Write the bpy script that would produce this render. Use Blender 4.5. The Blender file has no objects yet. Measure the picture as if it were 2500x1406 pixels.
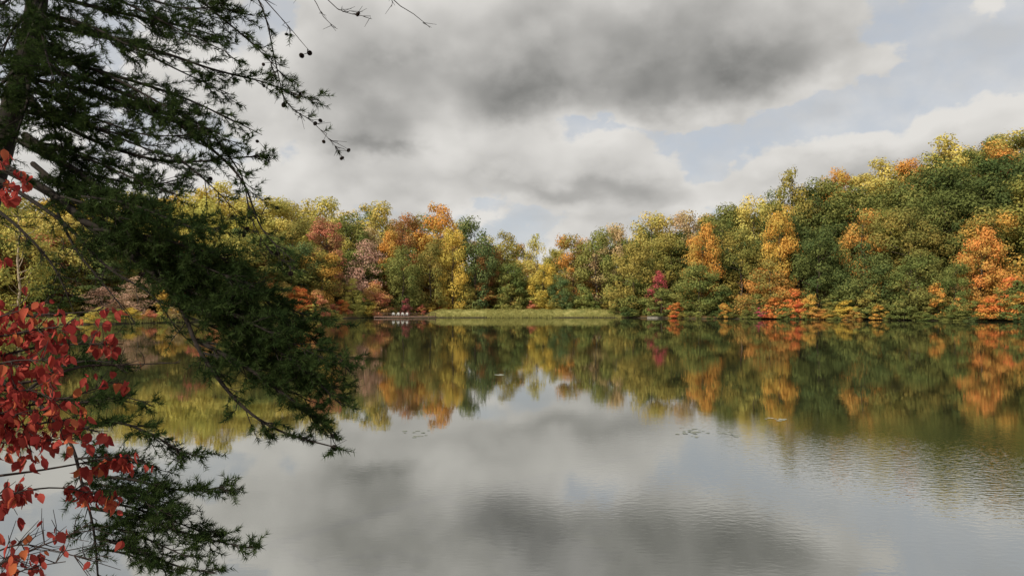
import bpy, math, random
import numpy as np
from mathutils import Vector
random.seed(7)
RNG = np.random.default_rng(7)
scene = bpy.context.scene
COL = scene.collection
F, HZ, CX, H = 1888.0, 752.0, 1250.0, 2.6
U = random.uniform

def P(px, py, d):
    return Vector(((px-CX)/F*d, d, H+(HZ-py)/F*d))

# ------------------------------------------------------------------ helpers
def np_mesh(name, V, Fc, mat, attrs=None, smooth=False):
    me = bpy.data.meshes.new(name)
    V = np.asarray(V, dtype=np.float32).reshape(-1, 3)
    Fc = np.asarray(Fc, dtype=np.int32)
    n, k = Fc.shape
    me.vertices.add(len(V)); me.vertices.foreach_set('co', V.ravel())
    me.loops.add(n*k); me.loops.foreach_set('vertex_index', Fc.ravel())
    me.polygons.add(n)
    me.polygons.foreach_set('loop_start', np.arange(0, n*k, k, dtype=np.int32))
    if smooth:
        me.polygons.foreach_set('use_smooth', np.ones(n, dtype=bool))
    me.update(calc_edges=True)
    if attrs:
        for an, arr in attrs.items():
            a = me.attributes.new(an, 'FLOAT', 'POINT')
            a.data.foreach_set('value', np.asarray(arr, dtype=np.float32))
    me.materials.append(mat)
    return me

def link(name, data, parent=None, loc=None):
    o = bpy.data.objects.new(name, data)
    COL.objects.link(o)
    if parent is not None: o.parent = parent
    if loc is not None: o.location = loc
    return o

def tag(o, label=None, cat=None, group=None, kind=None):
    if label: o['label'] = label
    if cat: o['category'] = cat
    if group: o['group'] = group
    if kind: o['kind'] = kind
    return o

class Geo:
    """collects tubes and boxes of quads"""
    def __init__(s): s.V = []; s.F = []
    def tube(s, pts, radii, k=4):
        n0 = len(s.V); n = len(pts)
        for i, p in enumerate(pts):
            t = (pts[min(i+1, n-1)]-pts[max(i-1, 0)])
            if t.length < 1e-9: t = Vector((0, 0, 1))
            t.normalize()
            ref = Vector((0, 0, 1)) if abs(t.z) < .92 else Vector((1, 0, 0))
            a = t.cross(ref).normalized(); b = t.cross(a)
            for j in range(k):
                an = 2*math.pi*j/k
                s.V.append(p+(a*math.cos(an)+b*math.sin(an))*radii[i])
        for i in range(n-1):
            for j in range(k):
                j2 = (j+1) % k
                s.F.append((n0+i*k+j, n0+i*k+j2, n0+(i+1)*k+j2, n0+(i+1)*k+j))
    def box(s, x0, x1, y0, y1, z0, z1, f=None):
        n0 = len(s.V)
        for z in (z0, z1):
            for x, y in ((x0, y0), (x1, y0), (x1, y1), (x0, y1)):
                v = Vector((x, y, z)); s.V.append(f(v) if f else v)
        for q in ((3, 2, 1, 0), (4, 5, 6, 7), (0, 1, 5, 4), (1, 2, 6, 5), (2, 3, 7, 6), (3, 0, 4, 7)):
            s.F.append(tuple(n0+i for i in q))
    def mesh(s, name, mat, off=None, smooth=False):
        V = np.array([tuple(v) for v in s.V], dtype=np.float32)
        if off is not None: V = V-np.array(tuple(off), dtype=np.float32)
        return np_mesh(name, V, s.F, mat, smooth=smooth)

def smooth(pts, step=.08):
    out = []
    n = len(pts)
    for i in range(n-1):
        p0 = pts[max(i-1, 0)]; p1 = pts[i]; p2 = pts[i+1]; p3 = pts[min(i+2, n-1)]
        m = max(2, int((p2-p1).length/step))
        for j in range(m):
            t = j/m
            out.append(.5*((2*p1)+(p2-p0)*t+(2*p0-5*p1+4*p2-p3)*t*t+(3*p1-p0-3*p2+p3)*t**3))
    out.append(pts[-1].copy())
    return out

def lin(a, b, n): return [a+(b-a)*i/max(1, n-1) for i in range(n)]

def rdir():
    while True:
        v = Vector((U(-1, 1), U(-1, 1), U(-1, 1)))
        if .05 < v.length < 1: return v.normalized()

# ------------------------------------------------------------------ materials
def newmat(name):
    m = bpy.data.materials.new(name); m.use_nodes = True
    nt = m.node_tree; nt.nodes.clear()
    out = nt.nodes.new('ShaderNodeOutputMaterial')
    return m, nt, out

def mix_color(nt, fac, a, b, mode='MIX'):
    n = nt.nodes.new('ShaderNodeMix'); n.data_type = 'RGBA'; n.blend_type = mode
    for val, idx in ((fac, 0), (a, 6), (b, 7)):
        if isinstance(val, (int, float)): n.inputs[idx].default_value = val
        elif isinstance(val, tuple): n.inputs[idx].default_value = val
        else: nt.links.new(val, n.inputs[idx])
    return n.outputs[2]

def math_n(nt, op, *args, clamp=False):
    n = nt.nodes.new('ShaderNodeMath'); n.operation = op; n.use_clamp = clamp
    for i, a in enumerate(args):
        if isinstance(a, (int, float)): n.inputs[i].default_value = a
        else: nt.links.new(a, n.inputs[i])
    return n.outputs[0]

def attr_n(nt, name, typ='GEOMETRY'):
    n = nt.nodes.new('ShaderNodeAttribute'); n.attribute_type = typ; n.attribute_name = name
    return n

def leaf_shader(nt, out, col, trans=.25):
    d = nt.nodes.new('ShaderNodeBsdfDiffuse'); t = nt.nodes.new('ShaderNodeBsdfTranslucent')
    nt.links.new(col, d.inputs[0]); nt.links.new(col, t.inputs[0])
    mx = nt.nodes.new('ShaderNodeMixShader'); mx.inputs[0].default_value = trans
    nt.links.new(d.outputs[0], mx.inputs[1]); nt.links.new(t.outputs[0], mx.inputs[2])
    nt.links.new(mx.outputs[0], out.inputs[0])

def foliage_mat():
    m, nt, out = newmat('autumn_foliage')
    oi = nt.nodes.new('ShaderNodeObjectInfo')
    b = attr_n(nt, 'second_colour', 'OBJECT')
    tone = attr_n(nt, 'tone').outputs['Fac']; lr = attr_n(nt, 'leafr').outputs['Fac']
    f = math_n(nt, 'MULTIPLY_ADD', lr, .5, math_n(nt, 'SUBTRACT', tone, .25))
    f = math_n(nt, 'MULTIPLY_ADD', math_n(nt, 'SUBTRACT', f, .5), 1.8, .5, clamp=True)
    c = mix_color(nt, f, oi.outputs['Color'], b.outputs['Color'])
    hs = nt.nodes.new('ShaderNodeHueSaturation')
    nt.links.new(math_n(nt, 'MULTIPLY_ADD', oi.outputs['Random'], .025, .485), hs.inputs['Hue'])
    nt.links.new(math_n(nt, 'MULTIPLY_ADD', lr, .25, .88), hs.inputs['Value'])
    hs.inputs['Saturation'].default_value = .95
    nt.links.new(c, hs.inputs['Color'])
    leaf_shader(nt, out, hs.outputs[0], .25)
    return m

def simple_noise_mat(name, c1, c2, scale, rough=.9, bump=0.0, objcol=False, stretch=(1, 1, 1)):
    m, nt, out = newmat(name)
    g = nt.nodes.new('ShaderNodeTexCoord'); mp = nt.nodes.new('ShaderNodeMapping'); mp.inputs['Scale'].default_value = stretch
    nt.links.new(g.outputs['Object'], mp.inputs[0])
    n = nt.nodes.new('ShaderNodeTexNoise'); n.inputs['Scale'].default_value = scale; n.inputs['Detail'].default_value = 4
    nt.links.new(mp.outputs[0], n.inputs['Vector'])
    f = math_n(nt, 'MULTIPLY_ADD', math_n(nt, 'SUBTRACT', n.outputs[0], .5), 2.2, .5, clamp=True)
    c = mix_color(nt, f, c1+(1,), c2+(1,))
    if objcol:
        oi = nt.nodes.new('ShaderNodeObjectInfo')
        c = mix_color(nt, 1.0, c, oi.outputs['Color'], 'MULTIPLY')
    p = nt.nodes.new('ShaderNodeBsdfPrincipled'); p.inputs['Roughness'].default_value = rough
    p.inputs['Specular IOR Level'].default_value = .2
    nt.links.new(c, p.inputs['Base Color'])
    if bump:
        b = nt.nodes.new('ShaderNodeBump'); b.inputs['Strength'].default_value = .6; b.inputs['Distance'].default_value = bump
        nt.links.new(n.outputs[0], b.inputs['Height']); nt.links.new(b.outputs[0], p.inputs['Normal'])
    nt.links.new(p.outputs[0], out.inputs[0])
    return m

def tone_mat(name, c1, c2, trans, c3=None, at=4.0):
    m, nt, out = newmat(name)
    tone = attr_n(nt, 'tone').outputs['Fac']
    c = mix_color(nt, tone, c1+(1,), c2+(1,))
    if c3:
        c = mix_color(nt, math_n(nt, 'MULTIPLY_ADD', tone, 5.0, -at, clamp=True), c, c3+(1,))
    leaf_shader(nt, out, c, trans)
    return m

FOL = foliage_mat()
BARK = simple_noise_mat('tree_bark', (.10, .075, .055), (.05, .04, .03), 3, .95, .03, objcol=True, stretch=(1, 1, .3))
PBARK = simple_noise_mat('pine_bark', (.026, .020, .016), (.012, .010, .009), 30, .95, .006, stretch=(1, 1, .4))
NEED = tone_mat('pine_needles', (.015, .030, .011), (.054, .080, .024), .28)
TWIG = simple_noise_mat('dogwood_bark', (.05, .035, .03), (.022, .016, .014), 40, .9)
REDL = tone_mat('dogwood_leaf', (.20, .024, .024), (.46, .088, .066), .35, (.44, .14, .05), 4.1)
BERRY = simple_noise_mat('red_berry', (.45, .03, .03), (.35, .02, .02), 20, .4)
CONE = simple_noise_mat('pine_cone_scales', (.04, .025, .017), (.015, .01, .008), 60, .9)
GRASS = tone_mat('grass_blades', (.20, .20, .06), (.40, .37, .13), .3)
UNDER = tone_mat('undergrowth_leaves', (.08, .085, .022), (.26, .16, .045), .25)
WOOD = simple_noise_mat('weathered_dock_wood', (.24, .15, .12), (.16, .10, .08), 2.0, .8)
DARKWOOD = simple_noise_mat('dark_post_wood', (.12, .08, .055), (.07, .05, .035), 3.0, .85)
WHITE = simple_noise_mat('white_painted_wood', (.46, .46, .44), (.40, .40, .38), 3.0, .5)
CONC = simple_noise_mat('pale_concrete', (.24, .22, .19), (.14, .13, .11), 1.5, .9)
PADB = tone_mat('bright_floating_leaf', (.30, .32, .24), (.50, .50, .44), .1)
PAD = tone_mat('dull_floating_leaf', (.20, .22, .18), (.33, .34, .30), .1)

# ------------------------------------------------------------------ sun and world
SUN_AZ = math.atan2(-.72, -.70); SUN_EL = math.radians(37)
sdir = Vector((math.sin(SUN_AZ)*math.cos(SUN_EL), math.cos(SUN_AZ)*math.cos(SUN_EL), math.sin(SUN_EL)))
sl = bpy.data.lights.new('sun', 'SUN'); sl.energy = 4.9; sl.angle = math.radians(.6); sl.color = (1, .91, .76)
so = link('sun', sl); so.rotation_euler = sdir.to_track_quat('Z', 'Y').to_euler(); so.location = (-30, -30, 60)

def build_world():
    w = bpy.data.worlds.new('World'); scene.world = w; w.use_nodes = True
    nt = w.node_tree; nt.nodes.clear()
    M = lambda op, *a, clamp=False: math_n(nt, op, *a, clamp=clamp)
    tc = nt.nodes.new('ShaderNodeTexCoord'); sep = nt.nodes.new('ShaderNodeSeparateXYZ')
    nt.links.new(tc.outputs['Generated'], sep.inputs[0])
    dx, dy, dz = sep.outputs
    az = M('ARCTAN2', dx, dy); el = M('ARCSINE', dz)
    sa = M('SINE', az); ca = M('COSINE', az)
    def noise(vec, scale, detail, rough=.55):
        n = nt.nodes.new('ShaderNodeTexNoise'); n.inputs['Scale'].default_value = scale
        n.inputs['Detail'].default_value = detail; n.inputs['Roughness'].default_value = rough
        nt.links.new(vec, n.inputs['Vector']); return n
    def cyl(e):
        # elevation stretched near the horizon, where distant cloud rows lie flatter
        ep = M('MAXIMUM', e, 0.0)
        z = M('MULTIPLY_ADD', e, 1.15, M('MULTIPLY', M('DIVIDE', ep, M('ADD', ep, .12)), .30))
        c = nt.nodes.new('ShaderNodeCombineXYZ')
        nt.links.new(M('ADD', sa, 2.3), c.inputs[0]); nt.links.new(M('ADD', ca, 5.1), c.inputs[1]); nt.links.new(z, c.inputs[2])
        return c.outputs[0]
    v0 = cyl(el); v1 = cyl(M('ADD', el, .03))
    n0 = noise(v0, 5.6, 7, .53).outputs[0]; n1 = noise(v1, 5.6, 3, .52).outputs[0]
    wnode = noise(v0, 11.0, 4, .58).outputs['Color']
    ws = nt.nodes.new('ShaderNodeSeparateColor'); nt.links.new(wnode, ws.inputs[0])
    waz = M('MULTIPLY_ADD', M('SUBTRACT', ws.outputs[0], .5), .20, az)
    wel = M('MULTIPLY_ADD', M('SUBTRACT', ws.outputs[1], .5), .09, el)
    def blobs(lst, flat=False):
        tot = None
        for px, py, sx, sy, wt in lst:
            a0 = math.atan((px-CX)/F); e0 = math.atan((HZ-py)/F*math.cos(a0))
            a = M('MULTIPLY', M('SUBTRACT', waz, a0), F/sx)
            b = M('MULTIPLY', M('SUBTRACT', wel, e0), F/sy)
            if flat and wt > 0: b = M('MAXIMUM', b, M('MULTIPLY', b, -2.4))   # flat base: falls off fast downwards
            r = M('ADD', M('MULTIPLY', a, a), M('MULTIPLY', b, b))
            g = M('MULTIPLY', M('POWER', 2.71828, M('MULTIPLY', r, -1.0)), wt)
            tot = g if tot is None else M('ADD', tot, g)
        return tot
    B = blobs([(1280, 225, 500, 300, .62), (1950, 130, 440, 260, .66), (760, 250, 330, 260, .5),
               (930, 365, 140, 70, .5), (1280, 470, 500, 95, .52), (1000, 430, 300, 60, .2),
               (2280, 400, 360, 95, .5), (2480, 250, 120, 90, .3), (1350, 600, 1400, 110, .42), (1720, 480, 260, 60, .22),
               (2460, 40, 90, 140, -.2), (1650, 325, 380, 24, -.2)], True)
    Dk = blobs([(1400, 228, 520, 75, .24), (1920, 140, 360, 65, .20), (950, 358, 110, 28, .24), (1420, 452, 260, 26, .17), (2250, 398, 260, 24, .12), (1300, 545, 700, 18, .10), (1000, 180, 260, 50, .10), (1500, 60, 700, 60, .08)])
    D = M('ADD', M('MULTIPLY_ADD', M('SUBTRACT', n0, .5), 2.5, -.10), B)
    mr = nt.nodes.new('ShaderNodeMapRange'); mr.interpolation_type = 'SMOOTHSTEP'
    nt.links.new(D, mr.inputs[0]); mr.inputs[1].default_value = -.02; mr.inputs[2].default_value = .17
    cirrus = M('MULTIPLY_ADD', ws.outputs[2], 1.8, -.62, clamp=True)
    cov = M('MAXIMUM', mr.outputs[0], M('MULTIPLY_ADD', cirrus, .8, .18, clamp=True))
    mr2 = nt.nodes.new('ShaderNodeMapRange'); mr2.interpolation_type = 'SMOOTHSTEP'
    nt.links.new(D, mr2.inputs[0]); mr2.inputs[1].default_value = .10; mr2.inputs[2].default_value = .85
    mr2.inputs[3].default_value = .90; mr2.inputs[4].default_value = .55
    rel = M('MAXIMUM', M('MINIMUM', M('MULTIPLY', M('SUBTRACT', n0, n1), 1.4), .20), -.12)
    L = M('SUBTRACT', M('ADD', rel, mr2.outputs[0]), Dk, clamp=True)
    cc = mix_color(nt, L, (1.05, 1.07, 1.03, 1), (7.6, 7.4, 7.05, 1))
    sky = nt.nodes.new('ShaderNodeTexSky'); sky.sky_type = 'NISHITA'; sky.sun_disc = False
    sky.sun_elevation = SUN_EL; sky.sun_rotation = SUN_AZ
    sk = mix_color(nt, .80, sky.outputs[0], (5.4, 5.8, 6.4, 1))
    col = mix_color(nt, cov, sk, cc)
    bg = nt.nodes.new('ShaderNodeBackground'); bg.inputs[1].default_value = .1
    nt.links.new(col, bg.inputs[0])
    o = nt.nodes.new('ShaderNodeOutputWorld'); nt.links.new(bg.outputs[0], o.inputs[0])
build_world()

# ------------------------------------------------------------------ terrain
SH_PX = [-1500, -400, 0, 300, 600, 800, 900, 1060, 1500, 1700, 2000, 2500, 3000, 4000]
SH_D = [90, 105, 116, 127, 155, 188, 205, 210, 210, 192, 174, 149, 135, 120]
def dshore(px): return float(np.interp(px, SH_PX, SH_D))
K_PX = [-1500, 0, 500, 900, 1100, 1250, 1400, 1550, 1700, 2000, 2300, 2500, 4000]
K_V = [.2, .17, .19, .2, .15, .05, .03, .07, .15, .27, .36, .40, .4]
def sstep(a, b, x):
    t = min(1, max(0, (x-a)/(b-a))); return t*t*(3-2*t)
def ground(px, s):
    if s < 0: return max(-2.0, .3*s)
    k = float(np.interp(px, K_PX, K_V))
    lo = .35*min(s, 1.3)+.03*min(s, 20)
    z = lo+k*max(0, min(s, 100)-(22 if px < 500 else 6))+.05*max(0, s-100)
    w = sstep(1035, 1075, px)*(1-sstep(1480, 1530, px))
    if w > 0:
        zd = float(np.interp(s, [0, 1, 5, 8, 13, 30, 100], [0, .4, 1.95, 1.95, .5, .8, 4]))
        z = z*(1-w)+max(zd, z if s > 13 else zd)*w
    return z

def ground_mat():
    m, nt, out = newmat('shore_ground')
    tc = nt.nodes.new('ShaderNodeTexCoord')
    n = nt.nodes.new('ShaderNodeTexNoise'); n.inputs['Scale'].default_value = .6; n.inputs['Detail'].default_value = 6
    nt.links.new(tc.outputs['Object'], n.inputs['Vector'])
    f = math_n(nt, 'MULTIPLY_ADD', math_n(nt, 'SUBTRACT', n.outputs[0], .5), 3, .5, clamp=True)
    litter = mix_color(nt, f, (.06, .05, .025, 1), (.20, .12, .05, 1))
    grass = mix_color(nt, f, (.15, .155, .05, 1), (.33, .30, .11, 1))
    c = mix_color(nt, attr_n(nt, 'grassy').outputs['Fac'], litter, grass)
    c = mix_color(nt, attr_n(nt, 'muddy').outputs['Fac'], c, (.05, .042, .028, 1))
    d = nt.nodes.new('ShaderNodeBsdfDiffuse'); nt.links.new(c, d.inputs[0]); nt.links.new(d.outputs[0], out.inputs[0])
    return m
GMAT = ground_mat()

pxs = np.arange(-1500, 4001, 20)
ss = [-12, -6, -2, -.6, 0, .4, .8, 1.3, 2, 3, 4, 5, 6, 8, 10, 13, 17, 22, 28, 35, 45, 55, 70, 85, 100, 130, 180, 260, 500]
V = []; gr = []; mud = []
def wobble(px): return (1.2*math.sin(px*.021)+.8*math.sin(px*.057+1))*(1 if not 1030 < px < 1510 else .3)
for px in pxs:
    for s in ss:
        d = dshore(px)+s+wobble(px)
        z = ground(px, s)+(random.gauss(0, .05) if s > 1.3 else 0)
        V.append(((px-CX)/F*d, d, z))
        w = sstep(1035, 1075, px)*(1-sstep(1480, 1530, px))*(1 if s < 14 else 0)
        if px < 760 and s < 26: w = max(w, 1-sstep(600, 760, px))
        gr.append(w); mud.append(1 if s < .6 else 0)
nr = len(ss); Fc = []
for i in range(len(pxs)-1):
    for j in range(nr-1):
        a = i*nr+j; Fc.append((a, a+nr, a+nr+1, a+1))
o = link('far_shore', np_mesh('far_shore', V, Fc, GMAT, {'grassy': gr, 'muddy': mud}, True)); tag(o, kind='structure')

# near bank
xs = np.arange(-30, 30.1, .5); ys = np.arange(-30, 18.1, .5); V = []
for y in ys:
    for x in xs:
        v = max(3.0-y-.05*x+.2*math.sin(x*1.3), min(-.76*y-.6-x, 15-y))
        z = float(np.interp(v, [-3, -.3, 0, .6, 2, 12], [-1.5, -.2, .02, .5, .8, 1.3]))
        V.append((x, y, z+random.gauss(0, .02)))
nx = len(xs); Fc = [(j*nx+i, j*nx+i+1, (j+1)*nx+i+1, (j+1)*nx+i) for j in range(len(ys)-1) for i in range(nx-1)]
o = link('near_bank', np_mesh('near_bank', V, Fc, GMAT, {'grassy': [.3]*len(V), 'muddy': [0]*len(V)}, True)); tag(o, kind='structure')
o = link('ground', np_mesh('ground', [(-2500, -2500, -2.4), (2500, -2500, -2.4), (2500, 2500, -2.4), (-2500, 2500, -2.4)], [(0, 1, 2, 3)], GMAT)); tag(o, kind='structure')

# water
def water_mat():
    m, nt, out = newmat('lake_water')
    g = nt.nodes.new('ShaderNodeNewGeometry')
    def nz(scale, detail, st):
        mp = nt.nodes.new('ShaderNodeMapping'); mp.inputs['Scale'].default_value = st
        nt.links.new(g.outputs['Position'], mp.inputs[0])
        n = nt.nodes.new('ShaderNodeTexNoise'); n.inputs['Scale'].default_value = scale; n.inputs['Detail'].default_value = detail
        nt.links.new(mp.outputs[0], n.inputs['Vector']); return n.outputs[0]
    fine = nz(12.0, 2, (.6, 1, 1)); mid = nz(1.6, 1, (.7, 1, 1)); patch = nz(.16, 2, (.5, 1, 1))
    sep = nt.nodes.new('ShaderNodeSeparateXYZ'); nt.links.new(g.outputs['Position'], sep.inputs[0])
    # breeze patch on the right of the lake near the viewer
    bx = math_n(nt, 'MULTIPLY', math_n(nt, 'SUBTRACT', sep.outputs[0], 8.0), .22)
    by = math_n(nt, 'MULTIPLY', math_n(nt, 'SUBTRACT', sep.outputs[1], 12.5), .26)
    br = math_n(nt, 'POWER', 2.71828, math_n(nt, 'MULTIPLY', math_n(nt, 'ADD', math_n(nt, 'MULTIPLY', bx, bx), math_n(nt, 'MULTIPLY', by, by)), -1.0))
    pt = math_n(nt, 'MULTIPLY_ADD', math_n(nt, 'SUBTRACT', patch, .5), 3.0, .1, clamp=True)
    amp = math_n(nt, 'ADD', math_n(nt, 'MULTIPLY_ADD', pt, .0008, .0002), math_n(nt, 'MULTIPLY', br, .0040))
    hgt = math_n(nt, 'ADD', math_n(nt, 'MULTIPLY', fine, amp), math_n(nt, 'MULTIPLY', mid, .0005))
    b = nt.nodes.new('ShaderNodeBump'); b.inputs['Strength'].default_value = 1; b.inputs['Distance'].default_value = 1
    nt.links.new(hgt, b.inputs['Height'])
    gl = nt.nodes.new('ShaderNodeBsdfGlossy'); gl.inputs['Roughness'].default_value = .016; gl.inputs['Color'].default_value = (.93, .93, .90, 1)
    df = nt.nodes.new('ShaderNodeBsdfDiffuse'); df.inputs['Color'].default_value = (.024, .027, .014, 1)
    nt.links.new(b.outputs[0], gl.inputs['Normal']); nt.links.new(b.outputs[0], df.inputs['Normal'])
    fr = nt.nodes.new('ShaderNodeFresnel'); fr.inputs[0].default_value = 1.33; nt.links.new(b.outputs[0], fr.inputs['Normal'])
    fac = math_n(nt, 'MULTIPLY_ADD', fr.outputs[0], .22, .57, clamp=True)
    mx = nt.nodes.new('ShaderNodeMixShader'); nt.links.new(fac, mx.inputs[0])
    nt.links.new(df.outputs[0], mx.inputs[1]); nt.links.new(gl.outputs[0], mx.inputs[2]); nt.links.new(mx.outputs[0], out.inputs[0])
    return m
o = link('water', np_mesh('water', [(-500, -60, 0), (500, -60, 0), (500, 330, 0), (-500, 330, 0)], [(0, 1, 2, 3)], water_mat())); tag(o, kind='structure')

# ------------------------------------------------------------------ tree prototypes
SHAPES = {
 'tall': ([0, .2, .45, .7, .9, 1], [.65, .92, 1, .92, .7, .4], 14, 25, .75, 52, 170, .40, .05),
 'round': ([0, .2, .5, .75, .92, 1], [.65, .94, 1, .96, .76, .45], 15, 23, .75, 50, 185, .40, .06),
 'dome': ([0, .25, .5, .75, .92, 1], [.88, 1, .96, .84, .62, .35], 15, 20, .65, 52, 175, .37, .02),
 'layered': ([0, .25, .5, .75, .92, 1], [.7, 1, .95, .75, .5, .2], 11, 13, .5, 54, 110, .32, .03),
 'airy': ([0, .2, .5, .75, .92, 1], [.55, .9, 1, .88, .6, .25], 12, 18, .65, 46, 75, .30, .12),
 'cone': ([0, .15, .5, .8, 1], [.8, 1, .62, .28, .03], 9, 22, .45, 62, 110, .36, .05),
 'small': ([0, .25, .5, .75, .92, 1], [.75, 1, .95, .8, .6, .3], 5, 6, .65, 34, 90, .22, .02),
}
PROTO = {}
def make_proto(shape, seed):
    rng = np.random.default_rng(seed*31+len(shape)); ts, rs, W, Hh, flat, nc, nl, leaf, zb = SHAPES[shape]
    cents = []; VV = []; tone = []; lr = []
    ph = rng.uniform(0, 6.28, 4)
    wob = .26 if shape in ('small', 'layered') else .14
    for c in range(nc):
        t = rng.uniform(0, 1)**.9
        an = c*2.399+rng.uniform(-.4, .4)
        r = float(np.interp(t, ts, rs))*W/2*(1+wob*math.sin(2*an+ph[0]+5*t)+.09*math.sin(3*an+ph[1]-7*t))
        cr = W*rng.uniform(.105, .20)
        fr = math.sqrt(rng.uniform(.3, 1))
        rad = max(0, r-cr*.7)*fr
        z = Hh*(zb+(1-zb)*t*(1+wob*.5*math.sin(an+ph[2])))-cr*flat*.9
        z = max(z, cr*flat*.9)
        cen = np.array([rad*math.cos(an), rad*math.sin(an), z]); cents.append(cen)
        n = int(nl*(cr/(W*.145))**1.7)
        dv = rng.normal(size=(n, 3)); dv /= np.linalg.norm(dv, axis=1)[:, None]
        lump = 1+.16*np.sin(dv[:, 0]*5+ph[2]+c)+.13*np.sin(dv[:, 1]*6+c*2)
        pos = cen+dv*np.array([1, 1, flat])*(cr*rng.uniform(.6, 1.1, n)*lump)[:, None]
        nrm = dv*1.4+rng.normal(size=(n, 3))*.35; nrm[:, 2] += .25; nrm /= np.linalg.norm(nrm, axis=1)[:, None]
        a = np.cross(nrm, rng.normal(size=(n, 3))); a /= np.linalg.norm(a, axis=1)[:, None]; b = np.cross(nrm, a)
        sz = leaf*rng.uniform(.45, 1.15, n)[:, None]*.62
        q = np.stack([pos-a*sz-b*sz*.35, pos+a*sz*.25-b*sz*.9, pos+a*sz+b*sz*.3, pos-a*sz*.2+b*sz], 1)
        VV.append(q.reshape(-1, 3)); tn = rng.uniform(0, 1)
        tone.append(np.full(n*4, tn)); lr.append(np.repeat(rng.uniform(0, 1, n), 4))
    V = np.concatenate(VV); V[:, 2] = np.maximum(V[:, 2], .05); nq = len(V)//4
    cm = np_mesh('crown_'+shape, V, np.arange(nq*4).reshape(-1, 4), FOL, {'tone': np.concatenate(tone), 'leafr': np.concatenate(lr)})
    g = Geo()
    top = Hh*.82; sc = Hh/25
    pts = [Vector((.012*Hh*math.sin(i*1.3+ph[3]), .012*Hh*math.cos(i*1.7), top*i/7-(.3 if i == 0 else 0))) for i in range(8)]
    g.tube(pts, [.42*sc, .34*sc, .3*sc, .26*sc, .22*sc, .17*sc, .11*sc, .05*sc], 6)
    for c in sorted(range(nc), key=lambda i: -cents[i][2])[::3][:20]:
        e = Vector(cents[c]); zz = max(.12*Hh, e.z-.35*math.hypot(e.x, e.y)-.05*Hh); zz = min(zz, top*.97)
        s0 = Vector((0, 0, zz)); mid = s0.lerp(e, .55)+Vector((0, 0, -.02*Hh))
        g.tube([s0, mid, e], [.12*sc, .08*sc, .03*sc], 4)
    tm = g.mesh('trunk_'+shape, BARK, smooth=True)
    return (cm, tm, W, Hh)
NPROTO = {'tall': 3, 'round': 5, 'dome': 3, 'layered': 3, 'airy': 2, 'cone': 2, 'small': 5}
for k, n in NPROTO.items():
    for i in range(n): PROTO[(k, i)] = make_proto(k, i+1)

COLS = {
 'green': ((.125, .16, .042), (.21, .21, .052), 'green'),
 'dkgreen': ((.07, .105, .033), (.125, .15, .04), 'dark green'),
 'bluegreen': ((.08, .13, .05), (.135, .17, .052), 'deep green'),
 'olive': ((.30, .24, .05), (.17, .175, .042), 'olive'),
 'lime': ((.55, .45, .10), (.36, .34, .078), 'yellow-green'),
 'yellow': ((.60, .39, .055), (.44, .34, .06), 'yellow'),
 'orange': ((.58, .26, .04), (.46, .30, .055), 'orange'),
 'rust': ((.40, .19, .055), (.26, .19, .05), 'rusty brown'),
 'redpink': ((.50, .155, .10), (.34, .18, .08), 'dusky red'),
 'pink': ((.52, .31, .22), (.40, .27, .165), 'dusty pink'),
 'coral': ((.56, .18, .105), (.44, .26, .075), 'coral'),
 'crimson': ((.48, .06, .085), (.34, .07, .06), 'crimson'),
 'redorange': ((.58, .14, .03), (.50, .24, .04), 'red-orange'),
 'darkred': ((.24, .055, .055), (.16, .07, .05), 'dark red'),
 'tan': ((.50, .35, .18), (.38, .30, .12), 'tan'),
 'orgreen': ((.22, .21, .05), (.52, .27, .045), 'patchy orange'),
}
TREES = []
cnt = [0]
def tree(px, top, wpx, off, col, shape, bark=(1, 1, 1), dz=0):
    d = dshore(px)+off
    x = (px-CX)/F*d; z = ground(px, off)-.1+dz
    ztop = H+(HZ-top)/F*d
    Hh = max(1.4, ztop-z); W = max(1.2, wpx/F*d)
    cnt[0] += 1
    cm, tm, W0, H0 = PROTO[(shape, cnt[0] % NPROTO[shape])]
    small = Hh < 9
    root = link('small_tree' if small else 'autumn_tree', None)
    root.location = (x, d, z); root.rotation_euler = (0, 0, U(0, 6.28)); root.scale = (W/W0, W/W0, Hh/H0)
    t = link('trunk', tm, root); t.color = bark+(1,)
    c = link('crown', cm, root)
    A, B, nm = COLS[col]
    j = min(U(1.05, 1.28), .66/max(A))
    if px > 1560 and max(A) < .2: j *= .86
    c.color = (A[0]*j, A[1]*j, A[2]*j, 1); c['second_colour'] = [B[0]*j, B[1]*j, B[2]*j]
    TREES.append((root, px, off, nm, small, Hh, col, shape))

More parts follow.
